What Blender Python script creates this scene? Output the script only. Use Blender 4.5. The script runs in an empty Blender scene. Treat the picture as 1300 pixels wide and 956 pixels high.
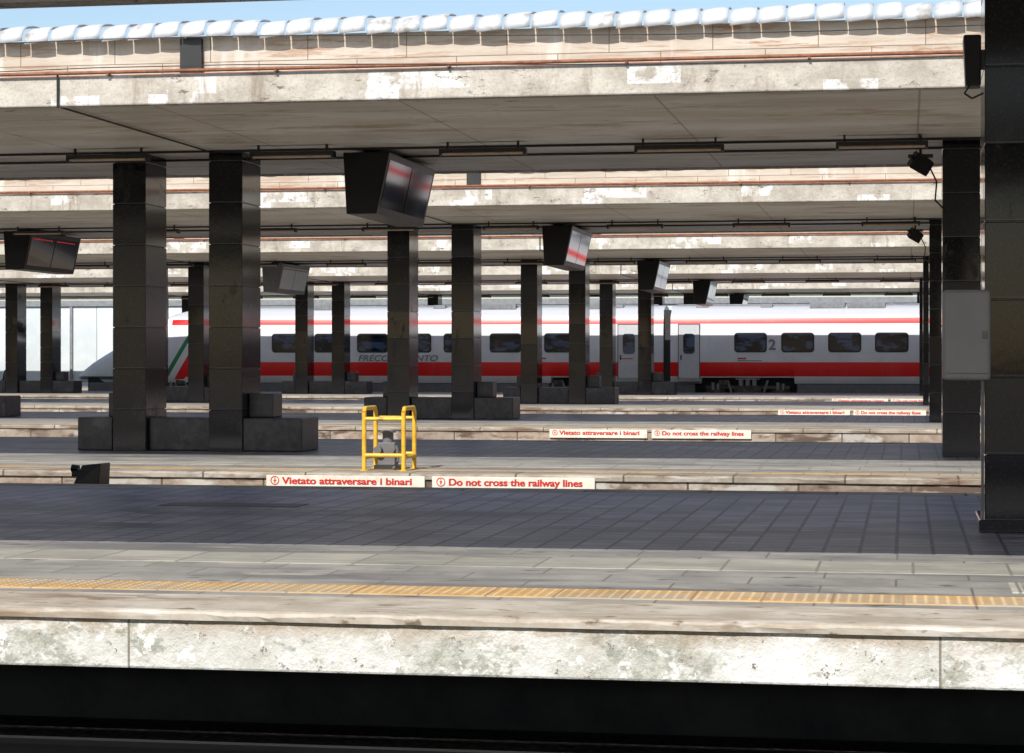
import bpy, bmesh, math, random
from mathutils import Vector, Matrix
random.seed(7)
S = bpy.context.scene
S.view_settings.view_transform='Standard'; S.view_settings.look='None'; S.view_settings.exposure=0

# ------------------------------------------------------------------ materials
class NT:
    cnt=0
    def __init__(s,name):
        s.m=bpy.data.materials.new(name); s.m.use_nodes=True
        s.t=s.m.node_tree; s.b=s.t.nodes['Principled BSDF']
        g=s.t.nodes.new('ShaderNodeNewGeometry'); s.pos=g.outputs['Position']
        s._sep=None; NT.cnt+=1; s.off=(37.3+NT.cnt*.613,11.7+NT.cnt*.377)
    def n(s,typ,**k):
        x=s.t.nodes.new(typ)
        for a,b in k.items(): setattr(x,a,b)
        return x
    def put(s,sock,v):
        if isinstance(v,bpy.types.NodeSocket): s.t.links.new(v,sock)
        else:
            if isinstance(v,(tuple,list)) and len(v)==3 and sock.type=='RGBA': v=(*v,1)
            sock.default_value=v
    def M(s,op,a,b=None,clamp=False):
        x=s.n('ShaderNodeMath',operation=op,use_clamp=clamp); s.put(x.inputs[0],a)
        if b is not None: s.put(x.inputs[1],b)
        return x.outputs[0]
    def xyz(s):
        if not s._sep:
            p=s.n('ShaderNodeSeparateXYZ'); s.put(p.inputs[0],s.pos); s._sep=p.outputs
        return s._sep
    def vec(s,x,y,z=0.0):
        c=s.n('ShaderNodeCombineXYZ'); s.put(c.inputs[0],x); s.put(c.inputs[1],y); s.put(c.inputs[2],z); return c.outputs[0]
    def scaled(s,k):
        if tuple(k)==(1,1,1): return s.pos
        v=s.n('ShaderNodeVectorMath',operation='MULTIPLY'); s.put(v.inputs[0],s.pos); v.inputs[1].default_value=k; return v.outputs[0]
    def noise(s,scale,detail=4,rough=.6,stretch=(1,1,1),dist=0.0):
        x=s.n('ShaderNodeTexNoise'); s.put(x.inputs['Vector'],s.scaled(stretch))
        x.inputs['Scale'].default_value=scale; x.inputs['Detail'].default_value=min(detail,5)
        x.inputs['Roughness'].default_value=rough; x.inputs['Distortion'].default_value=dist
        return x.outputs['Fac']
    def ramp(s,f,lo,hi):
        x=s.n('ShaderNodeMapRange'); x.clamp=True; s.put(x.inputs['Value'],f)
        x.inputs['From Min'].default_value=lo; x.inputs['From Max'].default_value=hi
        return x.outputs[0]
    def mix(s,f,a,b,mode='MIX'):
        x=s.n('ShaderNodeMix',data_type='RGBA',blend_type=mode)
        s.put(x.inputs[0],f); s.put(x.inputs[6],a); s.put(x.inputs[7],b); return x.outputs[2]
    def brick(s,axes,w,h,ms,off=.5,c1=(0,0,0),c2=(1,1,1),mort=(0,0,0),z0=False):
        p=s.xyz(); a={'x':p[0],'y':p[1],'z':p[2]}
        x=s.n('ShaderNodeTexBrick',offset=off)
        s.put(x.inputs['Vector'],s.vec(s.M('ADD',a[axes[0]],s.off[0]),s.M('ADD',a[axes[1]],0.0 if z0 else s.off[1])))
        x.inputs['Scale'].default_value=1; x.inputs['Brick Width'].default_value=w; x.inputs['Row Height'].default_value=h
        x.inputs['Mortar Size'].default_value=ms; x.inputs['Mortar Smooth'].default_value=.3
        s.put(x.inputs['Color1'],c1); s.put(x.inputs['Color2'],c2); s.put(x.inputs['Mortar'],mort)
        return x.outputs['Color'],x.outputs['Fac']
    def bump(s,h,strength=.4,dist=.02):
        x=s.n('ShaderNodeBump'); x.inputs['Strength'].default_value=strength; x.inputs['Distance'].default_value=dist
        s.put(x.inputs['Height'],h); s.t.links.new(x.outputs[0],s.b.inputs['Normal'])
    def out(s,col,rough=.7,metal=0.0,spec=None):
        s.put(s.b.inputs['Base Color'],col); s.put(s.b.inputs['Roughness'],rough); s.put(s.b.inputs['Metallic'],metal)
        if spec is not None: s.b.inputs['Specular IOR Level'].default_value=spec
        return s.m

def surf(name,c1,c2,scale=3,rough=.75,bump=.3,stain=None,brick=None,stretch=(1,1,1),metal=0.0,spec=None):
    """stain=(color,scale,lo,hi,stretch); brick=(axes,w,h,mortar,off,mortarcolour,variation)"""
    k=NT(name)
    n1=k.noise(scale,5,.7,stretch); col=k.mix(k.ramp(n1,.38,.62),c1,c2)
    rr=n1
    if stain:
        for st in (stain if isinstance(stain,list) else [stain]):
            c,sc,lo,hi,sr=st
            rr=k.noise(sc,5,.65,sr); col=k.mix(k.ramp(rr,lo,hi),col,c)
    if brick:
        ax,w,hh,ms,off,mc,var=brick
        bc,bf=k.brick(ax,w,hh,ms,off)
        r=k.ramp(bc,0,1)
        dark=k.mix(1.0,col,(1-var,1-var,1-var),'MULTIPLY')
        col=k.mix(r,dark,col); col=k.mix(bf,col,mc)
    if bump: k.bump(k.noise(scale*9,2,.6),bump,.01)
    r2=k.M('ADD',rough-.12,k.M('MULTIPLY',rr,.24))
    return k.out(col,r2,metal,spec)

def plain(name,c,rough=.5,metal=0.0,var=.25,scale=6,spec=None):
    k=NT(name); n=k.noise(scale,4,.6)
    d=tuple(v*(1-var) for v in c)
    return k.out(k.mix(k.ramp(n,.35,.65),d,c),k.M('ADD',rough-.08,k.M('MULTIPLY',n,.16)),metal,spec)

def granite():
    k=NT('black_granite'); p=k.xyz()
    zr=k.M('DIVIDE',p[2],.62); fl=k.M('FLOOR',zr); fr=k.M('FRACT',zr)
    joint=k.M('LESS_THAN',fr,.022)
    oi=k.n('ShaderNodeObjectInfo')
    wn=k.n('ShaderNodeTexWhiteNoise',noise_dimensions='2D'); k.put(wn.inputs['Vector'],k.vec(fl,k.M('MULTIPLY',oi.outputs['Random'],50.0)))
    v=wn.outputs['Value']
    base=k.mix(v,(.004,.004,.005),(.016,.016,.020))
    sp=k.ramp(k.noise(38,2,.7),.55,.66)
    base=k.mix(k.M('MULTIPLY',sp,.5),base,(.045,.046,.052))
    dust=k.ramp(k.noise(2.2,5,.75,(1,1,.45)),.56,.72)
    base=k.mix(k.M('MULTIPLY',dust,.12),base,(.11,.11,.12))
    low=k.ramp(p[2],1.3,.0)
    base=k.mix(k.M('MULTIPLY',low,.22),base,(.10,.10,.13))
    base=k.mix(joint,base,(.085,.085,.09))
    r=k.M('ADD',k.M('MULTIPLY',v,.12),k.M('ADD',.07,k.M('MULTIPLY',dust,.3)))
    k.bump(k.noise(4,2),.04,.01)
    return k.out(base,r,0,.28)
G=granite()
GS=surf('grey_granite',(.028,.028,.033),(.055,.055,.063),8,.4,.1,stain=((.12,.12,.13),1.8,.54,.75,(1,1,1)),spec=.35)

def fascia():
    k=NT('mosaic_fascia'); p=k.xyz()
    n=k.noise(1.6,5,.75,(1,1,1.5)); col=k.mix(k.ramp(n,.38,.62),(.40,.355,.29),(.60,.555,.47))
    bc,bf=k.brick('xz',.62,.2,.0,.37)
    patch=k.M('MULTIPLY',k.M('GREATER_THAN',k.ramp(bc,0,1),.80),k.ramp(k.noise(4,5),.42,.52))
    col=k.mix(k.M('MULTIPLY',patch,.8),col,(.80,.78,.75))
    col=k.mix(k.M('MULTIPLY',k.ramp(k.noise(2.6,5,.75,(1,1,.2)),.56,.68),.8),col,(.28,.22,.16))
    col=k.mix(k.ramp(k.noise(6,5,.8,(.5,1,1.2)),.59,.66),col,(.17,.14,.11))
    col=k.mix(k.M('MULTIPLY',k.ramp(k.noise(30,3,.8),.52,.62),.4),col,(.26,.22,.17))
    k.bump(k.noise(25,2),.4,.008)
    return k.out(col,.75)
FA=fascia()
def ceiling():
    k=NT('stained_mosaic_ceiling'); p=k.xyz()
    col=k.mix(k.ramp(k.noise(.7,5,.7,(.45,1,1)),.38,.62),(.68,.60,.48),(.90,.85,.76))
    col=k.mix(k.M('MULTIPLY',k.ramp(k.noise(1.5,5,.75,(.3,1,1)),.54,.65),.8),col,(.46,.33,.20))
    col=k.mix(k.ramp(k.noise(5,5,.8,(.35,1,1)),.62,.68),col,(.2,.13,.08))
    b3,f3=k.brick('xy',3.07,40,.016,0.0)
    col=k.mix(k.M('MULTIPLY',f3,.6),col,(.24,.18,.12))
    k.bump(k.noise(18,2),.3,.01)
    return k.out(col,.5)
CE=ceiling()
def travertine():
    k=NT('pink_travertine'); p=k.xyz()
    col=k.mix(k.ramp(k.noise(1.2,5,.75,(.5,1,4)),.38,.62),(.43,.36,.28),(.60,.53,.44))
    col=k.mix(k.ramp(k.noise(3,5,.8,(.3,1,4)),.52,.62),col,(.37,.21,.13))
    col=k.mix(k.ramp(k.noise(1.5,4,.7,(1,1,.2)),.56,.66),col,(.66,.62,.56))
    b,f=k.brick('xz',1.23,.6,.006,.5)
    r=k.ramp(b,0,1)
    col=k.mix(k.M('MULTIPLY',r,.45),col,(.57,.50,.41))
    col=k.mix(f,col,(.18,.13,.09))
    return k.out(col,.7)
TR=travertine()
CAP=surf('white_roof_cover',(.50,.52,.53),(.64,.65,.66),2,.5,.0,stain=((.32,.30,.26),3,.57,.70,(1,1,1)))
PIPE=surf('rusty_pipe',(.18,.065,.03),(.32,.13,.06),9,.7,0)
DARK=plain('dark_painted_metal',(.022,.021,.021),.45)
COVER=plain('cast_iron_cover',(.10,.10,.11),.45)
BLK=plain('black_plastic',(.008,.008,.009),.35,0,.2,6,.25)
TUBE=plain('dusty_lamp_tube',(.62,.46,.32),.4)
RUST=surf('rail_steel',(.10,.06,.04),(.17,.11,.08),12,.6,0)
RAILTOP=plain('polished_rail',(.4,.38,.36),.25,1.0)
OLDRAIL=plain('dull_dark_rail',(.05,.04,.035),.6)  # darker rail finish, used only on the nearest track
SLEEP=surf('concrete_sleeper',(.22,.21,.19),(.34,.32,.29),6,.85,0)
def ballast(name,a,b):
    k=NT(name)
    v=k.n('ShaderNodeTexVoronoi'); v.inputs['Scale'].default_value=16; k.put(v.inputs['Vector'],k.pos)
    c=k.mix(k.ramp(v.outputs['Distance'],.0,.6),a,b)
    k.bump(k.M('SUBTRACT',1.0,v.outputs['Distance']),1.0,.04)
    return k.out(c,.95,0,.2)
BAL=ballast('darkened_ballast',(.03,.026,.022),(.006,.005,.004))  # near-black put into the colour to keep the near track strip dark
BAL2=ballast('stone_ballast',(.46,.43,.39),(.24,.22,.19))  # lightened ballast, so the added beds bounce sun up to the ceilings
RECDARK=surf('darkened_recess_concrete',(.012,.011,.010),(.03,.027,.024),2,.9,.3)  # recess shade painted into the concrete as a near-black base colour
PAVE=surf('small_block_paving',(.27,.275,.33),(.43,.43,.49),1.1,.42,.12,  # blue of sky-lit shade mixed into the paving colour
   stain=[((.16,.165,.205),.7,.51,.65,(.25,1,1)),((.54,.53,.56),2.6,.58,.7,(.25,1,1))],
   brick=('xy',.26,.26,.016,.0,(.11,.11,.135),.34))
SLABP=surf('stone_slab_paving',(.28,.27,.25),(.43,.415,.38),1.3,.5,.12,
   stain=[((.19,.185,.18),1.2,.49,.62,(.2,1,1)),((.52,.48,.42),2.6,.57,.68,(.25,1,1)),((.14,.13,.12),6,.60,.66,(.4,1,1))],
   brick=('xy',.9,.45,.009,.5,(.16,.15,.14),.2))
BAND=surf('pale_slab_band',(.37,.36,.31),(.48,.46,.40),1.6,.55,.1,
   stain=((.27,.26,.23),2,.5,.66,(.4,1,1)),brick=('xy',.62,.7,.012,.0,(.22,.21,.18),.18))
COPE=surf('edge_coping_concrete',(.40,.345,.27),(.58,.53,.45),2.0,.7,.3,
   stain=[((.27,.20,.135),2.5,.54,.66,(.2,1,1)),((.66,.62,.56),4,.56,.68,(.25,1,1)),((.2,.15,.1),8,.6,.66,(.5,1,1))])
COPE2=surf('worn_edge_stone',(.32,.27,.21),(.50,.44,.36),1.7,.7,.3,
   stain=[((.20,.13,.085),3,.53,.63,(.3,1,1)),((.60,.56,.50),2.2,.58,.66,(.35,1,1))],brick=('xz',1.3,9,.014,.0,(.1,.08,.06),.25))
TACT=surf('yellow_tactile_paving',(.52,.32,.13),(.64,.44,.21),3,.65,.1,
   stain=((.46,.39,.29),1.6,.47,.62,(.5,1,1)),brick=('xy',.4,.9,.01,.0,(.34,.22,.12),.14))
def white_wall():
    k=NT('peeling_whitewash'); p=k.xyz()
    col=k.mix(k.ramp(k.noise(1.4,5,.75),.38,.62),(.58,.57,.51),(.82,.82,.79))
    grey=k.mix(k.ramp(k.noise(9,4,.8),.42,.58),(.30,.31,.25),(.56,.56,.49))
    peel=k.ramp(k.noise(1.7,5,.8,(.8,1,1.2)),.51,.55)
    col=k.mix(k.M('MULTIPLY',peel,.8),col,grey)
    p2=k.ramp(k.noise(4.3,5,.8,(1,1,1.1)),.56,.59)
    col=k.mix(k.M('MULTIPLY',p2,.85),col,(.86,.85,.82))
    col=k.mix(k.ramp(k.noise(7,5,.85),.61,.65),col,(.20,.17,.13))
    drip=k.M('MULTIPLY',k.ramp(k.noise(5,4,.6,(1,1,.12)),.5,.66),k.ramp(p[2],-.33,.0))
    col=k.mix(k.M('MULTIPLY',drip,.6),col,(.44,.36,.27))
    topd=k.M('MULTIPLY',k.ramp(p[2],-.16,-.07),k.ramp(k.noise(3,5,.8,(1,1,2)),.38,.52))
    col=k.mix(k.M('MULTIPLY',topd,.8),col,(.40,.31,.22))
    j,f=k.brick('xz',4.4,5,.008,.0)
    col=k.mix(f,col,(.25,.22,.18))
    k.bump(k.noise(14,4,.75),.7,.02)
    return k.out(col,.85)
WW=white_wall()
WALL2=surf('weathered_platform_face',(.28,.20,.15),(.46,.38,.30),2,.8,.4,
   stain=[((.13,.085,.06),3,.50,.60,(.4,1,1.5)),((.58,.54,.48),2.2,.57,.64,(.5,1,1))],brick=('xz',1.3,.9,.015,.3,(.10,.07,.05),.3))
YEL=surf('yellow_paint',(.66,.38,.03),(.80,.50,.05),9,.4,0,stain=((.35,.2,.06),7,.62,.72,(1,1,1)))
SIGNW=surf('sign_enamel_white',(.70,.64,.53),(.82,.77,.67),5,.4,0,stain=((.50,.43,.33),6,.6,.75,(1,1,1)))
SIGNR=plain('sign_red',(.60,.02,.015),.5,0,.1)
GREYB=plain('grey_cabinet_paint',(.24,.24,.245),.4,0,.1)
GREYM=plain('machine_grey',(.16,.16,.165),.5)
FARW=surf('pale_panel_wall',(.62,.68,.69),(.72,.77,.78),.6,.6,0,brick=('xz',2.4,7,.03,.0,(.3,.34,.35),.1))
CONC=surf('roof_concrete',(.36,.35,.33),(.48,.46,.43),2,.85,0)

# ------------------------------------------------------------------ mesh helper
class MB:
    def __init__(s): s.v=[]; s.f=[]; s.mi=[]; s.sm=[]
    def add(s,v,f,m=0,smooth=False):
        o=len(s.v); s.v+=[tuple(a) for a in v]
        for q in f: s.f.append([i+o for i in q]); s.mi.append(m); s.sm.append(smooth)
    def box(s,x0,x1,y0,y1,z0,z1,m=0):
        v=[(x0,y0,z0),(x1,y0,z0),(x1,y1,z0),(x0,y1,z0),(x0,y0,z1),(x1,y0,z1),(x1,y1,z1),(x0,y1,z1)]
        s.add(v,[(0,3,2,1),(4,5,6,7),(0,1,5,4),(1,2,6,5),(2,3,7,6),(3,0,4,7)],m); return s
    def hexa(s,b,t,m=0):  # b,t : 4 points each (ccw seen from above)
        s.add(list(b)+list(t),[(0,3,2,1),(4,5,6,7),(0,1,5,4),(1,2,6,5),(2,3,7,6),(3,0,4,7)],m); return s
    def cyl(s,p,q,r,n=10,m=0,r2=None):
        p=Vector(p); q=Vector(q); r2=r if r2 is None else r2
        d=(q-p).normalized(); a=d.orthogonal().normalized(); b=d.cross(a)
        v=[];f=[]
        for c,rr in ((p,r),(q,r2)):
            for i in range(n):
                t=2*math.pi*i/n; v.append(c+a*math.cos(t)*rr+b*math.sin(t)*rr)
        for i in range(n):
            j=(i+1)%n; f.append((i,j,n+j,n+i))
        s.add(v,f,m,True); s.add(v[:n],[tuple(range(n))[::-1]],m); s.add(v[n:],[tuple(range(n))],m); return s
    def obj(s,name,mats,parent=None,bevel=0,seg=2):
        me=bpy.data.meshes.new(name); me.from_pydata(s.v,[],s.f); me.update()
        for m in mats: me.materials.append(m)
        for p,i,sm in zip(me.polygons,s.mi,s.sm): p.material_index=i; p.use_smooth=sm
        o=bpy.data.objects.new(name,me); S.collection.objects.link(o)
        if bevel:
            b=o.modifiers.new('bevel','BEVEL'); b.width=bevel; b.segments=seg; b.limit_method='ANGLE'
        if parent is not None: par(o,parent)
        return o
def par(o,e):
    o.parent=e; o.matrix_parent_inverse=Matrix.Translation(-e.location)
def group(name,loc=(0,0,0)):
    e=bpy.data.objects.new(name,None); e.location=loc; e.empty_display_size=.3; S.collection.objects.link(e); return e
def path(m,pts,r,n=8,mi=0):
    for a,b in zip(pts,pts[1:]): m.cyl(a,b,r,n,mi)

XL,XR=-62.0,40.0
# ------------------------------------------------------------------ ground
MB().box(-900,900,-500,900,-.95,-.75).obj('ground',[BAL])

# ------------------------------------------------------------------ tracks
def track(yc,bed=None):
    e=group('railway_track',(0,yc,-.6))
    if bed: MB().box(XL,XR,bed[0],bed[1],-.76,-.73).obj('ballast_bed',[BAL2],e)
    m=MB()
    for s in (-.7175,.7175):
        m.box(XL,XR,yc+s-.07,yc+s+.07,-.70,-.685,0); m.box(XL,XR,yc+s-.01,yc+s+.01,-.685,-.575,0); m.box(XL,XR,yc+s-.035,yc+s+.035,-.575,-.545,1)
    m.obj('rails',[RUST if bed else OLDRAIL,RAILTOP if bed else OLDRAIL],e)
    m=MB(); x=XL
    while x<XR:
        m.box(x,x+.26,yc-1.2,yc+1.2,-.78,-.70); x+=.62
    m.obj('sleepers',[SLEEP if bed else BAL],e)
track(9.9); track(24.6,(23.12,25.98))
for y0 in (37.0,54.9,72.8): track(y0+2.0,(y0,y0+3.6)); track(y0+5.2,(y0+3.61,y0+6.9))
track(93.65,(90.7,97.6))

# ------------------------------------------------------------------ platforms
def rough_strip(name,mat,x0,x1,y0,y1,z0,z1,amp,e,step=.06):
    """front edge slab with an uneven, chipped arris"""
    m=MB(); n=int((x1-x0)/step); sec=6; v=[];f=[]
    ph=[random.uniform(0,6) for _ in range(4)]
    for i in range(n+1):
        x=x0+(x1-x0)*i/n
        c=amp*(.5*math.sin(x*2.1+ph[0])+.35*math.sin(x*6.7+ph[1])+.3*random.uniform(-1,1))
        b=.012+abs(c)*.8
        v+=[(x,y1,z0),(x,y0+abs(c)*.3,z0),(x,y0+c*.25,z1-b*1.2),(x,y0+b*.5,z1-b*.35),(x,y0+b*1.8,z1),(x,y1,z1)]
    for i in range(n):
        for k in range(sec):
            a=i*sec+k; b2=i*sec+(k+1)%sec; f.append((a,b2,b2+sec,a+sec))
    m.add(v,[q[::-1] for q in f],0,False); return m.obj(name,[mat],e)
def platform(y0,y1,face):
    e=group('station_platform',(0,(y0+y1)/2,0))
    MB().box(XL,XR,y0+.035,y1-.03,-.76,-.075).obj('side_wall',[face],e)
    rough_strip('edge_coping',COPE2,XL,XR,y0,y0+.62,-.074,0,.03,e,.16)
    MB().box(XL,XR,y1-.45,y1,-.074,0,0).obj('rear_coping',[COPE2],e,.02,2)
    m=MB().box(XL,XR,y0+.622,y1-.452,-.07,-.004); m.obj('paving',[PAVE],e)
    return e
p0=platform(-6,5.2,WALL2)
# near platform : overhanging edge slab with a recess added below it to make a dark strip
e=group('station_platform',(0,17.4,0))
MB().box(XL,XR,11.62,12.2,-.33,-.055).obj('side_wall',[WW],e,.015,2)
MB().box(XL,XR,12.45,23.1,-.80,-.15).obj('recessed_base',[RECDARK],e)
rough_strip('edge_coping',COPE,-20,14,11.59,12.40,-.054,0,.02,e)
MB().box(XL,XR,22.75,23.2,-.13,0).obj('rear_coping',[COPE2],e,.02,2)
MB().box(XL,XR,12.404,15.9,-.12,-.006).obj('slab_paving',[SLABP],e)
MB().box(XL,XR,14.45,15.2,-.1,-.001).obj('pale_band',[BAND],e)
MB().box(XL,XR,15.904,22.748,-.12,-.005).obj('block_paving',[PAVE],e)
m=MB().box(XL,XR,12.62,13.08,-.1,.002,0)
x=-9.0
while x<5.0:
    for j in range(7):
        y=12.66+j*.062
        r=.016; v=[(x+r*math.cos(a),y+r*math.sin(a),.002) for a in [i*math.pi/3 for i in range(6)]]+[(x+r*.6*math.cos(a),y+r*.6*math.sin(a),.006) for a in [i*math.pi/3 for i in range(6)]]
        m.add(v,[(i,(i+1)%6,6+(i+1)%6,6+i) for i in range(6)]+[tuple(range(6,12))],0)
    x+=.062
m.obj('tactile_strip',[TACT],e)
m=MB()
m.box(-6.95,-5.6,19.9,20.35,-.05,.001); m.obj('drain_cover',[COVER],e)
m=MB()
for i in range(7):
    for j in range(5):
        m.box(.62+i*.09,.69+i*.09,13.35+j*.12,13.44+j*.12,-.02,.004)
m.obj('access_grating',[BAND],e)

ROWS=[31.7+17.9*i for i in range(5)]
for r in ROWS:
    e=platform(r-5.7,r+5.3,WALL2)
    MB().box(XL,XR,r-5.078,r-4.7,-.05,.002).obj('yellow_safety_line',[TACT],e)
    MB().box(XL,XR,r-4.69,r-1.0,-.05,.000).obj('slab_paving',[SLABP],e)
    MB().box(XL,XR,r-4.0,r-3.3,-.05,.004).obj('pale_band',[BAND],e)

# ------------------------------------------------------------------ canopies
def canopy(yf,yb,zc,clere=True,row=None,fs=.36,xl=XL,xr=XR):
    e=group('platform_canopy',(0,(yf+yb)/2,zc))
    MB().box(xl,xr,yf+.16,yb-.16,zc+.03,zc+fs-.03).obj('ceiling_slab',[CE],e)
    MB().box(xl,xr,yf,yf+.155,zc,zc+fs).obj('front_fascia',[FA],e,.02,2)
    MB().box(xl,xr,yb-.155,yb,zc,zc+fs).obj('rear_fascia',[FA],e,.02,2)
    MB().box(xl,xr,yf+.16,yb-.16,zc+fs-.028,zc+fs-.01).obj('roof_deck',[CONC],e)
    if clere:
        MB().box(xl,xr,yf+.55,yf+.8,zc+fs-.01,zc+.88).obj('travertine_parapet',[TR],e)
        m=MB(); x=xl; P=.335
        arc=[(yf+.40,zc+.84),(yf+.41,zc+.92),(yf+.48,zc+1.0),(yf+.60,zc+1.05),(yf+.78,zc+1.08),(yf+.98,zc+1.09)]
        while x<xr:
            K=5; v=[];f=[]
            jz=random.uniform(-.016,.016); jy=random.uniform(-.015,.015)
            for a,(yy,zz) in enumerate(arc):
                for b in range(K):
                    t=b/(K-1); bul=.018*math.sin(math.pi*t)
                    v.append((x+.010+t*(P-.02),yy+jy-bul*(1-a/6)-.03*t,zz+bul*(a/6)+jz+.025*t))
            for a in range(len(arc)-1):
                for b in range(K-1):
                    i=a*K+b; f.append((i,i+1,i+K+1,i+K))
            m.add(v,f,0,True); x+=P
        o=m.obj('roof_covers',[CAP],e)
        so=o.modifiers.new('thick','SOLIDIFY'); so.thickness=.012
        m=MB(); m.box(xl,xr,yf+.3,yf+.36,zc+fs,zc+fs+.05)
        m.cyl((xl,yf-.05,zc+fs+.035),(xr,yf-.05,zc+fs+.035),.022,8)
        x=xl
        while x<xr:
            m.box(x,x+.03,yf-.07,yf+.3,zc+fs,zc+fs+.02); x+=2.1
        m.obj('gutter_pipe',[PIPE],e)
        m=MB()
        for k in range(-5,4):
            x=-8.75+12.29*k
            m.box(x,x+.27,yf+.47,yf+.55,zc+fs,zc+.86)
        m.obj('drain_openings',[DARK],e)
    if row:
        m=MB()
        m.box(xl,xr,row-.33,row-.28,zc-.005,zc+.026)     # cable tray
        m.cyl((xl,row+.9,zc-.0),(xr,row+.9,zc-.0),.02,6)
        for k in range(-5,4):
            x=-10.13+12.29*k
            m.cyl((x,yf+.1,zc-.0),(x,row,zc-.0),.014,6); m.cyl((x,yf-.03,zc-.02),(x,yf-.03,zc+fs+.05),.014,6)
        m.obj('conduits',[DARK],e)
    return e
canopy(-5.5,5.7,4.445,False)  # unseen canopy above the camera; rear edge set to shade the near track
canopy(10.45,20.0,4.74,True,None,.26)
for r in ROWS: canopy(r-6.3,r+4.05,4.445,True,r)

# light fittings
for r in ROWS[:5]:
    k0=-12 if r>60 else -8
    for k in range(k0,4):
        x=-.95+2.8*k; y=r-.95; z=4.33
        e=group('fluorescent_light_fitting',(x,y,z))
        m=MB(); m.box(x,x+1.25,y,y+.16,z,z+.045,0)
        m.box(x+.1,x+.13,y+.05,y+.09,z+.045,z+.15,0); m.box(x+1.12,x+1.15,y+.05,y+.09,z+.045,z+.15,0)
        m.cyl((x+.04,y+.03,z-.025),(x+1.21,y+.03,z-.025),.018,6,1); m.cyl((x+.04,y+.12,z-.025),(x+1.21,y+.12,z-.025),.018,6,1)
        m.box(x,x+.035,y,y+.16,z-.05,z,0); m.box(x+1.215,x+1.25,y,y+.16,z-.05,z,0)
        m.obj('housing',[DARK,TUBE],e)

# ------------------------------------------------------------------ pillars
def pillar(x,y,w=.52,d=.95,top=4.475):
    m=MB()
    m.box(x+.02,x+w-.02,y+.02,y+d-.02,0,top)
    z=0
    while z<top:
        z1=min(z+.612,top-.002); m.box(x,x+w,y,y+d,z+.002,z1); z+=.62
    return m.obj('granite_pillar',[G],None,.006,1)
def bench(x0,y):
    e=group('granite_bench',(x0,y,0))
    m=MB(); 
    m.box(x0-.56,x0-.01,y+.0,y+.95,.0,.50); m.box(x0+.53,x0+1.50,y+.12,y+.83,.0,.50); m.box(x0+2.04,x0+2.95,y+.0,y+.95,.0,.50)
    m.obj('seat_blocks',[GS],e,.02,2)
    m=MB(); m.box(x0-.18,x0-.01,y+.3,y+.8,.502,.86); m.box(x0+2.04,x0+2.42,y+.3,y+.8,.502,.86)
    m.obj('backrest_blocks',[GS],e,.015,2)
for i,r in enumerate(ROWS):
    for k in range(-4,3):
        x=-11.78+12.29*k
        pillar(x,r); pillar(x+1.51,r)
        if x<-1: bench(x,r)
for k in (0,1):
    x=.62+12.29*k
    pillar(x,18.0,.6,.95,4.78); pillar(x+1.6,18.0,.6,.95,4.78)
MB().box(.575,1.27,17.94,19.0,0,.10).obj('pillar_plinth',[G],None,.01,1)

# ------------------------------------------------------------------ hanging monitors
SCR=NT('monitor_screen'); SCR=SCR.out((.02,.024,.03),.06)
kr=NT('red_led_text'); kr.b.inputs['Emission Color'].default_value=(1,.03,.02,1); kr.b.inputs['Emission Strength'].default_value=.35; LED=kr.out((.3,.01,.01),.5)
def monitor(x,y,L=3.2,light=False,led=False):
    e=group('departure_monitor_housing',(x,y,4))
    z0,z1=3.50,4.40
    m=MB(); b=[(x+.05,y,z0),(x+.50,y,z0),(x+.50,y+L,z0),(x+.05,y+L,z0)]; t=[(x,y,z1),(x+.70,y,z1),(x+.70,y+L,z1),(x,y+L,z1)]
    m.hexa(b,t); m.box(x+.2,x+.45,y+.4,y+.6,z1,4.48); m.box(x+.2,x+.45,y+L-.6,y+L-.4,z1,4.48)
    m.obj('casing',[GREYM if light else BLK],e,.015,2)
    def P(s,u,o=.006): return (x+.50+.20*u+o,y+s,z0+(z1-z0)*u-o*.2)
    m=MB()
    n=2; w=(L-.3)/n
    for i in range(n):
        a=.12+i*(w+.05)
        m.add([P(a,.12),P(a+w,.12),P(a+w,.88),P(a,.88)],[(0,1,2,3)],0)
    m.obj('screens',[FARW if light else SCR],e)
    if led:
        m=MB()
        for i in range(n):
            a=.2+i*(w+.05)
            for j in range(1):
                u=.80; s=a
                while s<a+w-.3:
                    l=random.uniform(.05,.16); m.add([P(s,u,.01),P(s+l,u,.01),P(s+l,u+.03,.01),P(s,u+.03,.01)],[(0,1,2,3)]); s+=l+.05
        m.obj('led_rows',[LED],e)
for i,r in enumerate(ROWS):
    monitor(-8.1,r-.4)
monitor(-21.0,49.2,3.2,False,True); monitor(-20.0,67.1,3.2,True)

# spot lamps by the right hand pillars
for r in ROWS[:2]:
    x,y,z=.2,r-.7,4.08
    e=group('floodlight',(x,y,z))
    m=MB(); m.box(-.14,.14,-.12,.12,-.11,.11); o=m.obj('lamp_body',[BLK],e,.02,2)
    o.matrix_parent_inverse=Matrix(); o.rotation_euler=(math.radians(20),math.radians(28),math.radians(20))
    m=MB(); path(m,[(x,y,z+.1),(x,y,4.47)],.02); path(m,[(x+.1,y,z),(x+.22,y+.05,z-.25),(x+.2,y+.1,z-.5),(x+.36,y+.7,z-.62)],.012,6); m.box(x-.17,x+.17,y-.02,y+.02,z+.08,z+.13); m.obj('bracket',[DARK],e)
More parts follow.
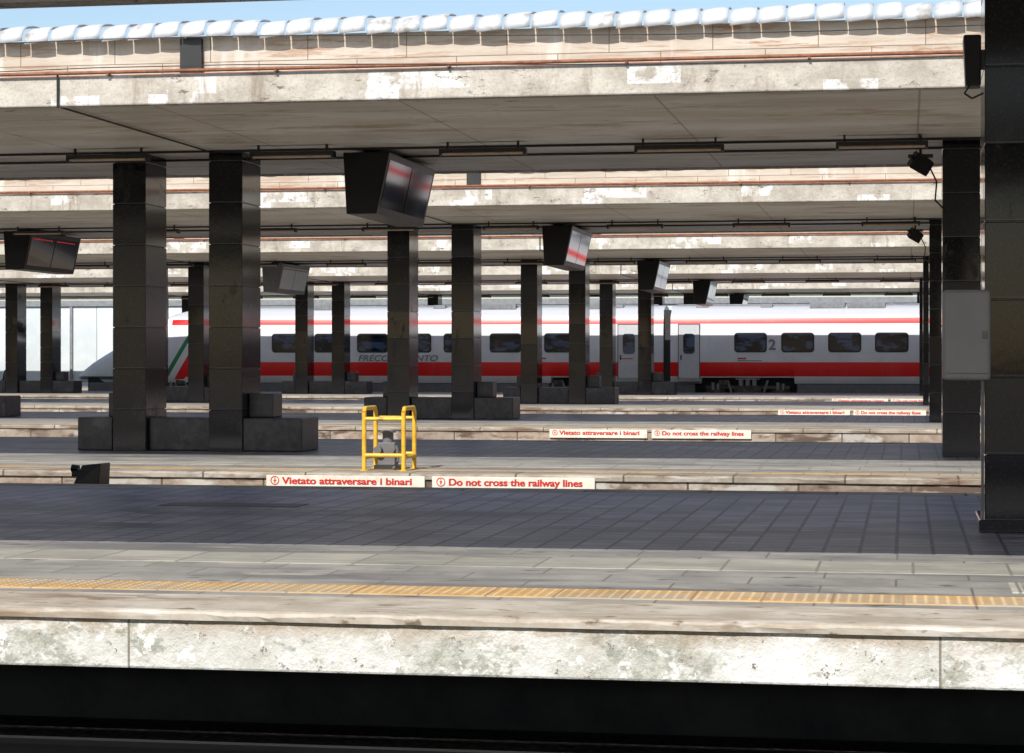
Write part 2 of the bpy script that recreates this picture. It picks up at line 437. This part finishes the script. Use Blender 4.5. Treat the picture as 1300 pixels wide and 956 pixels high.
# loudspeaker & cabinet on near pillar
e=group('loudspeaker',(.5,18,3.8))
m=MB(); m.hexa([(.47,17.95,3.56),(.59,17.95,3.56),(.59,18.2,3.56),(.47,18.2,3.56)],[(.45,17.9,3.96),(.59,17.9,3.96),(.59,18.2,3.96),(.45,18.2,3.96)]); m.obj('cabinet',[BLK],e,.015,2)
m=MB(); m.box(.59,.62,18.0,18.1,3.7,3.85); path(m,[(.5,17.98,3.56),(.46,17.97,3.5),(.52,17.98,3.46),(.61,17.98,3.5)],.008,6); m.obj('bracket',[DARK],e)
e=group('wall_cabinet',(.45,18,1.57))
m=MB(); m.box(.29,.665,17.9,18.35,1.21,1.93); m.obj('case',[GREYB],e,.03,3)
m=MB(); m.box(.60,.64,17.89,17.9,1.54,1.6); m.box(.315,.645,17.893,17.9,1.262,1.266); m.obj('door_edge_and_lock',[GREYM],e,.002,1)
m=MB(); m.box(.592,.612,17.96,17.99,.1,1.21); m.obj('cable_duct',[GREYM],e,.004,1)

# ------------------------------------------------------------------ warning signs
def text(body,x,y,z,size,width,mat,parent,off=.0015,shear=0,bold=0):
    for i in range(2 if bold else 1):
        c=bpy.data.curves.new('lettering','FONT'); c.body=body; c.size=size; c.offset=off; c.extrude=.001; c.shear=shear
        o=bpy.data.objects.new('lettering',c); S.collection.objects.link(o); c.materials.append(mat)
        o.rotation_euler=(math.pi/2,0,0); bpy.context.view_layer.update()
        w=o.dimensions.x
        o.scale=(width/w,1,1); o.location=(x+i*bold,y-i*.0025,z+i*bold*.3); par(o,parent)
    return o
def sign(x0,y,body):
    e=group('track_warning_sign',(x0+1,y,-.12))
    MB().box(x0,x0+1.98,y-.012,y+.03,-.205,-.035).obj('panel',[SIGNW],e,.004,1)
    m=MB(); cx,cz=x0+.11,-.10; n=20; v=[];f=[]
    for i in range(n):
        a=2*math.pi*i/n
        v+= [(cx+.055*math.cos(a),y-.016,cz+.055*math.sin(a)),(cx+.044*math.cos(a),y-.016,cz+.044*math.sin(a))]
    for i in range(n): j=(i+1)%n; f.append((2*i,2*i+1,2*j+1,2*j))
    m.add(v,f); m.box(cx-.007,cx+.007,y-.016,y-.013,cz-.03,cz+.015); m.box(cx-.018,cx+.018,y-.0165,y-.0135,cz-.004,cz+.006); m.cyl((cx,y-.016,cz+.028),(cx,y-.013,cz+.028),.008,8)
    m.obj('no_crossing_symbol',[SIGNR],e)
    text(body,x0+.20,y-.015,-.14,.115,1.62,SIGNR,e,.0018,0,.006)
for y,x in ((26.0,-7.69),(43.9,-7.07),(61.8,-3.5),(79.7,-2.6)):
    sign(x,y,'Vietato attraversare i binari'); sign(x+2.07,y,'Do not cross the railway lines')

# ------------------------------------------------------------------ yellow guard with pump
e=group('yellow_hydrant_guard',(-6.35,26.9,0))
m=MB()
for x in (-6.6,-6.1):
    a,b=26.55,27.15; c=.05; h=.77
    path(m,[(x,a,0),(x,a,h-c),(x,a+c,h),(x,b-c,h),(x,b,h-c),(x,b,0)],.028,12)
    m.cyl((x,a,.16),(x,b,.16),.024,10)
    m.cyl((x,a,0),(x,a,.012),.055,12); m.cyl((x,b,0),(x,b,.012),.055,12)
for z in (.64,.19): m.cyl((-6.6,27.15,z),(-6.1,27.15,z),.024,10); m.cyl((-6.6,26.55,z),(-6.1,26.55,z),.026,10)
m.obj('tube_frame',[YEL],e)
m=MB(); m.box(-6.52,-6.2,26.72,27.0,.0,.06,0); m.box(-6.48,-6.26,26.76,26.96,.06,.34,0); m.cyl((-6.37,26.86,.34),(-6.37,26.86,.46),.07,12,0); m.cyl((-6.37,26.86,.46),(-6.37,26.86,.49),.10,12,0)
m.cyl((-6.46,26.74,.25),(-6.46,26.66,.25),.05,10,0); path(m,[(-6.28,26.74,.2),(-6.22,26.7,.3),(-6.2,26.7,.12),(-6.26,26.68,.02)],.018,8,0)
m.obj('hydrant_body',[GREYM],e,.008,2)

# dwarf signal on the track bed
e=group('dwarf_track_signal',(-9.1,23.75,0))
m=MB(); m.box(-9.2,-9.0,23.7,23.9,-.75,-.05); m.obj('post',[DARK],e)
m=MB(); m.hexa([(-9.26,23.62,-.06),(-8.95,23.62,-.06),(-8.95,23.98,-.06),(-9.26,23.98,-.06)],[(-9.16,23.66,.18),(-8.93,23.64,.20),(-8.93,23.96,.20),(-9.16,23.94,.18)]); 
m.cyl((-9.25,23.8,.13),(-9.33,23.8,.14),.045,12); m.box(-9.30,-9.12,23.7,23.9,.05,.11)
m.obj('lamp_head',[BLK],e,.02,3)

# ------------------------------------------------------------------ train
TY=92.2
def livery():
    k=NT('silver_red_livery'); p=k.xyz(); X,Z=p[0],p[2]
    def between(v,a,b): return k.M('MULTIPLY',k.M('GREATER_THAN',v,a),k.M('LESS_THAN',v,b))
    base=k.mix(k.ramp(k.noise(.8,3),.35,.65),(.66,.67,.69),(.76,.77,.79))
    base=k.mix(k.ramp(Z,3.1,3.25),base,(.50,.51,.53))
    rear=k.M('GREATER_THAN',X,-30.6)
    red=k.M('MULTIPLY',rear,k.M('MAXIMUM',between(Z,.66,1.25),between(Z,2.86,3.10)))
    q=k.M('SUBTRACT',X,k.M('ADD',-31.9,k.M('MULTIPLY',k.M('SUBTRACT',Z,.7),.62)))
    lowq=between(Z,.5,2.7)
    red=k.M('MAXIMUM',red,k.M('MULTIPLY',lowq,between(q,.55,1.0)))
    red=k.M('MAXIMUM',red,k.M('MULTIPLY',between(Z,.6,1.25),k.M('MULTIPLY',k.M('GREATER_THAN',q,.3),k.M('LESS_THAN',X,-30))))
    red=k.M('MAXIMUM',red,k.M('MULTIPLY',between(Z,2.86,3.10),between(X,-31.6,-30)))
    col=k.mix(red,base,(.80,.008,.008))
    grn=k.M('MULTIPLY',lowq,between(q,.0,.22)); col=k.mix(grn,col,(.02,.22,.10))
    wht=k.M('MULTIPLY',lowq,between(q,.22,.55)); col=k.mix(wht,col,(.75,.75,.75))
    ws=k.M('MULTIPLY',between(X,-33.4,-31.9),k.M('GREATER_THAN',Z,k.M('ADD',2.15,k.M('MULTIPLY',k.M('ADD',X,33.4),.45))))
    col=k.mix(ws,col,(.01,.012,.015))
    nb=k.M('MULTIPLY',between(X,-37,-32.2),between(Z,.48,.62)); col=k.mix(nb,col,(.03,.10,.09))
    dirt=k.ramp(Z,.75,.36); col=k.mix(k.M('MULTIPLY',dirt,.35),col,(.16,.15,.14))
    streak=k.ramp(k.noise(2.5,4,.6,(1,1,.1)),.55,.75); col=k.mix(k.M('MULTIPLY',streak,.12),col,(.3,.28,.25))
    return k.out(col,.3,0,.35)
LIV=livery()
WFR=plain('window_surround',(.02,.021,.024),.35,0,.2,6,.3); RUB=plain('door_rubber',(.03,.03,.03),.6); UND=surf('underframe_grime',(.05,.04,.033),(.12,.10,.08),5,.8,0)
UDK=surf('underbody_black',(.01,.01,.01),(.022,.02,.018),5,.8,0)
SKIRT=plain('grey_skirt',(.15,.155,.165),.5); ROOFE=plain('roof_equipment',(.26,.27,.28),.5); GRY=plain('lettering_grey',(.22,.23,.24),.5)
def tinted():
    k=NT('train_window_glass'); n=k.ramp(k.noise(1.6,3,.6,(1,1,2.2)),.47,.58)
    return k.out(k.mix(n,(.008,.012,.022),(.06,.10,.18)),.1,0,.2)
TG=tinted()
half=[(0.12,.36),(0.03,.75),(0,1.2),(0.0,2.0),(0.04,2.6),(0.12,3.05),(0.2,3.22),(0.36,3.42),(0.7,3.58),(1.45,3.66)]
prof=half+[(2.9-y,z) for y,z in reversed(half[:-1])]
def loft(sections,name,parent):
    m=MB(); n=len(prof); v=[];f=[]
    for sct in sections:
        X,sz,sy=sct[:3]; zm=sct[3] if len(sct)>3 else -9
        for y,z in prof: v.append((X,TY+1.45+(y-1.45)*sy,max(zm,.36+(z-.36)*sz)))
    for a in range(len(sections)-1):
        for b in range(n):
            c=(b+1)%n; f.append((a*n+b,a*n+c,(a+1)*n+c,(a+1)*n+b))
    f.append(tuple(range(n))); f.append(tuple(range((len(sections)-1)*n,len(sections)*n))[::-1])
    m.add(v,f,0,True); o=m.obj(name,[LIV],parent)
    bm=bmesh.new(); bm.from_mesh(o.data); bmesh.ops.recalc_face_normals(bm,faces=bm.faces); bm.to_mesh(o.data); bm.free()
    es=o.modifiers.new('es','EDGE_SPLIT'); es.split_angle=math.radians(40); return o
T=group('high_speed_train',(-12,TY+1.45,0))
def cut(a,b): return [(a,1,1),(a+.02,1,1,.60),(b-.02,1,1,.60),(b,1,1)]
nose=[(-36.35,.02,.10),(-36.25,.09,.28),(-36.0,.16,.42),(-35.5,.27,.58),(-34.9,.38,.70),(-34.2,.50,.80),(-33.3,.66,.88),(-32.4,.82,.94),(-31.6,.93,.98),(-30.8,.985,1),(-30.0,1,1)]+cut(-14.8,-12.2)+[(-10.02,1,1)]
loft(nose,'leading_car_body',T)
loft([(-9.72,1,1)]+cut(-8.45,-4.55)+cut(12.2,16.0)+[(17.5,1,1)],'second_car_body',T)
loft([(17.8,1,1),(39,1,1)],'third_car_body',T)
m=MB(); m.box(-10.02,-9.72,TY+.25,TY+2.65,.3,3.45); m.box(17.5,17.8,TY+.25,TY+2.65,.3,3.4); m.obj('gangway',[RUB],T)
def rrect(m,x0,x1,y,z0,z1,r,mi,th=.01):
    pts=[]
    for cx,cz,a0 in ((x1-r,z1-r,0),(x0+r,z1-r,90),(x0+r,z0+r,180),(x1-r,z0+r,270)):
        for i in range(5):
            a=math.radians(a0+i*22.5); pts.append((cx+r*math.cos(a),cz+r*math.sin(a)))
    n=len(pts); v=[(a,y,b) for a,b in pts]+[(a,y+th,b) for a,b in pts]
    m.add(v,[tuple(range(n))]+[(i,n+i,n+(i+1)%n,(i+1)%n) for i in range(n)],mi)
wins=[-27.0,-25.1,-23.2,-21.3,-19.4,-17.4,-15.05,-7.02,-5.07,-3.14,-1.22]+[.72+1.93*i for i in range(8)]
m=MB(); g=MB()
for w in wins:
    rrect(m,w-.03,w+1.33,TY-.012,1.66,2.48,.14,0,.06); rrect(g,w+.03,w+1.27,TY-.018,1.72,2.42,.11,0,.02)
    m.box(w+.03,w+1.27,TY-.024,TY-.017,2.20,2.225)
m.obj('window_frames',[WFR],T); g.obj('window_panes',[TG],T)
m=MB(); g=MB(); d=MB()
for x0,x1 in ((-11.95,-11.0),(-9.40,-8.48),(16.1,17.0)):
    for a,b in ((x0,x0+.03),(x1-.03,x1)): m.box(a,b,TY-.012,TY+.05,.55,2.86)
    m.box(x0,x1,TY-.012,TY+.05,2.83,2.86)
    d.box(x0+.03,x1-.03,TY-.006,TY+.05,.58,2.83)
    rrect(g,x0+.22,x1-.22,TY-.018,1.6,2.45,.12,0,.02); m.box(x0+.1,x0+.16,TY-.015,TY,1.35,1.55)
    m.box(x0,x1,TY-.08,TY+.1,.40,.44)
m.obj('door_seals',[RUB],T); g.obj('door_windows',[TG],T); d.obj('door_leaves',[plain('door_silver',(.60,.61,.63),.35,0,.08)],T)
m=MB()
def louv(x0,x1):
    m.box(x0,x1,TY+.5,TY+2.3,3.5,3.74)
    x=x0+.05
    while x<x1-.1: m.box(x,x+.05,TY+.47,TY+.5,3.55,3.72); x+=.12
louv(-3.95,-2.5);louv(-2.4,-.85);louv(-18.1,-16.4);louv(-26,-24.2);louv(4,7);louv(-14,-12.4)
for x in (-29,-22,-20,-12.3,-8.7,-6,2,9): m.box(x,x+.5,TY+.6,TY+2.2,3.55,3.70)
m.cyl((-30,TY+.75,3.66),(-10.3,TY+.75,3.66),.03,6); m.cyl((-9.5,TY+.75,3.66),(17,TY+.75,3.66),.03,6)
m.obj('roof_equipment',[ROOFE],T)
m=MB(); m.box(-35.6,-10.1,TY+.5,TY+2.5,-.12,.59,0); m.box(-9.6,17.4,TY+.6,TY+2.4,-.05,.59,0)
for a,b in ((-35.4,-32.6),(-28.0,-14.9),(-4.45,12.1),(-10.9,-10.1),(-9.6,-8.7)): m.box(a,b,TY+.13,TY+.3,-.08,.345,1)
m.obj('underframe',[UDK,SKIRT],T,.02,1)
def bogie(xc):
    m=MB()
    for dx in (-1.35,1.35):
        for y in (TY+.45,TY+2.1): m.cyl((xc+dx,y-.06,-.12),(xc+dx,y+.06,-.12),.43,24,0); m.cyl((xc+dx,y-.09,-.12),(xc+dx,y-.06,-.12),.15,12,1)
        m.box(xc+dx-.2,xc+dx+.2,TY+.12,TY+.34,-.2,.10,0); m.cyl((xc+dx-.1,TY+.2,.10),(xc+dx-.1,TY+.2,.40),.07,10,1); m.cyl((xc+dx+.12,TY+.2,.10),(xc+dx+.12,TY+.2,.36),.06,10,1)
        m.cyl((xc+dx*.5,TY+.18,-.02),(xc+dx*.62,TY+.15,.5),.045,8,1)
    m.box(xc-1.75,xc+1.75,TY+.16,TY+.32,.14,.27,0); m.box(xc-.55,xc+.55,TY+.12,TY+.34,-.12,.14,0)
    for s in (-.28,0,.28): m.cyl((xc+s,TY+.2,.27),(xc+s,TY+.2,.56),.10,12,1)
    m.box(xc-.5,xc+.5,TY+.1,TY+.3,.52,.58,1); m.box(xc-1.2,xc-.8,TY+.11,TY+.2,.3,.5,0)
    m.obj('bogie',[UND,ROOFE],T)
for x in (-30.2,-13.5,-6.5,14.1): bogie(x)
text('FRECCIARGENTO',-23.2,TY-.02,1.30,.36,3.5,GRY,T,.004,.25)
text('2',-5.63,TY-.02,1.78,.60,.30,GRY,T,.015)
m=MB(); m.box(-6.9,-5.9,TY-.012,TY+.01,1.30,1.33,0); m.box(-6.9,-6.55,TY-.014,TY+.01,1.38,1.44,1); m.box(-15.6,-15.0,TY-.014,TY+.01,1.38,1.44,1); m.box(-11.8,-11.3,TY-.014,TY+.01,1.38,1.42,1)
m.obj('small_markings',[GRY,SIGNR],T)

# ------------------------------------------------------------------ background wall, wires
e=group('background_wall',(0,112,0))
MB().box(-140,90,112,112.4,-.75,4.2).obj('panels',[FARW],e)
m=MB()
x=-140
while x<90: m.box(x,x+.15,111.9,112.0,-.75,4.2); x+=4.8
m.box(-140,90,111.88,112.5,4.2,4.5); m.obj('frame',[ROOFE],e)
for yc,zz in ((24.6,5.05),(24.6,4.72),(39.2,5.1)):
    m=MB(); n=60
    pts=[(XL+(XR-XL)*i/n,yc+.2*math.sin(i*.35),zz+.05*math.cos(i*.8)) for i in range(n+1)]
    path(m,pts,.006,5); m.obj('overhead_wire',[DARK],None)

# ------------------------------------------------------------------ seated person at far left
def person(px,py,seat):
    SK=plain('skin',(.42,.26,.19),.5); CL=plain('dark_clothes',(.018,.018,.025),.85); HR=plain('dark_hair',(.02,.014,.01),.6)
    e=group('seated_person',(px,py,0))
    def skin(name,vs,ed,rad,mat,root=0):
        me=bpy.data.meshes.new(name); me.from_pydata([(px+a,py+b,c) for a,b,c in vs],ed,[]); me.materials.append(mat)
        o=bpy.data.objects.new(name,me); S.collection.objects.link(o)
        mo=o.modifiers.new('skin','SKIN')
        for i,r in enumerate(rad): me.skin_vertices[0].data[i].radius=(r,r)
        me.skin_vertices[0].data[root].use_root=True
        su=o.modifiers.new('sub','SUBSURF'); su.levels=1; su.render_levels=2; par(o,e)
    h=seat+.1
    vs=[(0,0,h),(0,.02,h+.22),(0,.03,h+.42),(0,.02,h+.52),
        (-.17,.02,h+.40),(-.22,-.04,h+.14),(-.12,-.28,h+.06),
        (.17,.02,h+.40),(.22,-.04,h+.14),(.12,-.28,h+.06),
        (-.1,-.03,h),(-.13,-.42,h+.02),(-.13,-.40,.08),(-.13,-.52,.04),
        (.1,-.03,h),(.13,-.42,h+.02),(.13,-.40,.08),(.13,-.52,.04)]
    ed=[(0,1),(1,2),(2,3),(2,4),(4,5),(5,6),(2,7),(7,8),(8,9),(0,10),(10,11),(11,12),(12,13),(0,14),(14,15),(15,16),(16,17)]
    rad=[.14,.14,.15,.06,.08,.06,.045,.08,.06,.045,.11,.075,.05,.04,.11,.075,.05,.04]
    try:
        skin('clothed_body',vs,ed,rad,CL)
    except Exception as ex: print('skin',ex)
    bm=bmesh.new(); bmesh.ops.create_uvsphere(bm,u_segments=16,v_segments=12,radius=.105)
    for v in bm.verts:
        v.co.z*=1.2
        if v.co.z<0: v.co.x*=.85
        if v.co.y<-.09 and abs(v.co.z)<.03: v.co.y-=.02
        v.co+=Vector((px,py-.02,h+.64))
    me=bpy.data.meshes.new('head'); bm.to_mesh(me); bm.free(); me.materials.append(SK); o=bpy.data.objects.new('head',me); S.collection.objects.link(o); par(o,e)
    bm=bmesh.new(); bmesh.ops.create_uvsphere(bm,u_segments=16,v_segments=12,radius=.118)
    bmesh.ops.delete(bm,geom=[v for v in bm.verts if v.co.y<-.05 and v.co.z<.05 or v.co.z<-.07],context='VERTS')
    for v in bm.verts: v.co.z*=1.2; v.co+=Vector((px,py-.01,h+.65))
    me=bpy.data.meshes.new('hair'); bm.to_mesh(me); bm.free(); me.materials.append(HR); o=bpy.data.objects.new('hair',me); S.collection.objects.link(o); par(o,e)
person(-37.72,89.0,.36)
MB().box(-38.3,-37.4,88.85,89.4,0,.36).obj('concrete_seat',[GS],None,.02,2)

# ------------------------------------------------------------------ light, sky, camera
sd=Vector((-.25,-1.15,1.0)).normalized()
L=bpy.data.lights.new('sun','SUN'); L.energy=5.0; L.angle=math.radians(.5); L.color=(1,.96,.91)
lo=bpy.data.objects.new('sun',L); lo.rotation_euler=(-sd).to_track_quat('-Z','Y').to_euler(); lo.location=(0,0,30); S.collection.objects.link(lo)
W=bpy.data.worlds.new('World'); S.world=W; W.use_nodes=True
nt=W.node_tree; bg=nt.nodes['Background']; sk=nt.nodes.new('ShaderNodeTexSky'); sk.sky_type='NISHITA'; sk.sun_disc=False
sk.sun_elevation=math.asin(sd.z); sk.sun_rotation=math.atan2(sd.x,sd.y)%(2*math.pi)
nt.links.new(sk.outputs[0],bg.inputs[0]); bg.inputs[1].default_value=.15
c=bpy.data.cameras.new('camera'); c.sensor_width=36; c.lens=2800/1300*36; c.shift_y=-22/1300; c.clip_end=3000
co=bpy.data.objects.new('camera',c); co.location=(0,0,1.378); co.rotation_euler=(math.pi/2,0,math.atan2(500,2800)); S.collection.objects.link(co); S.camera=co
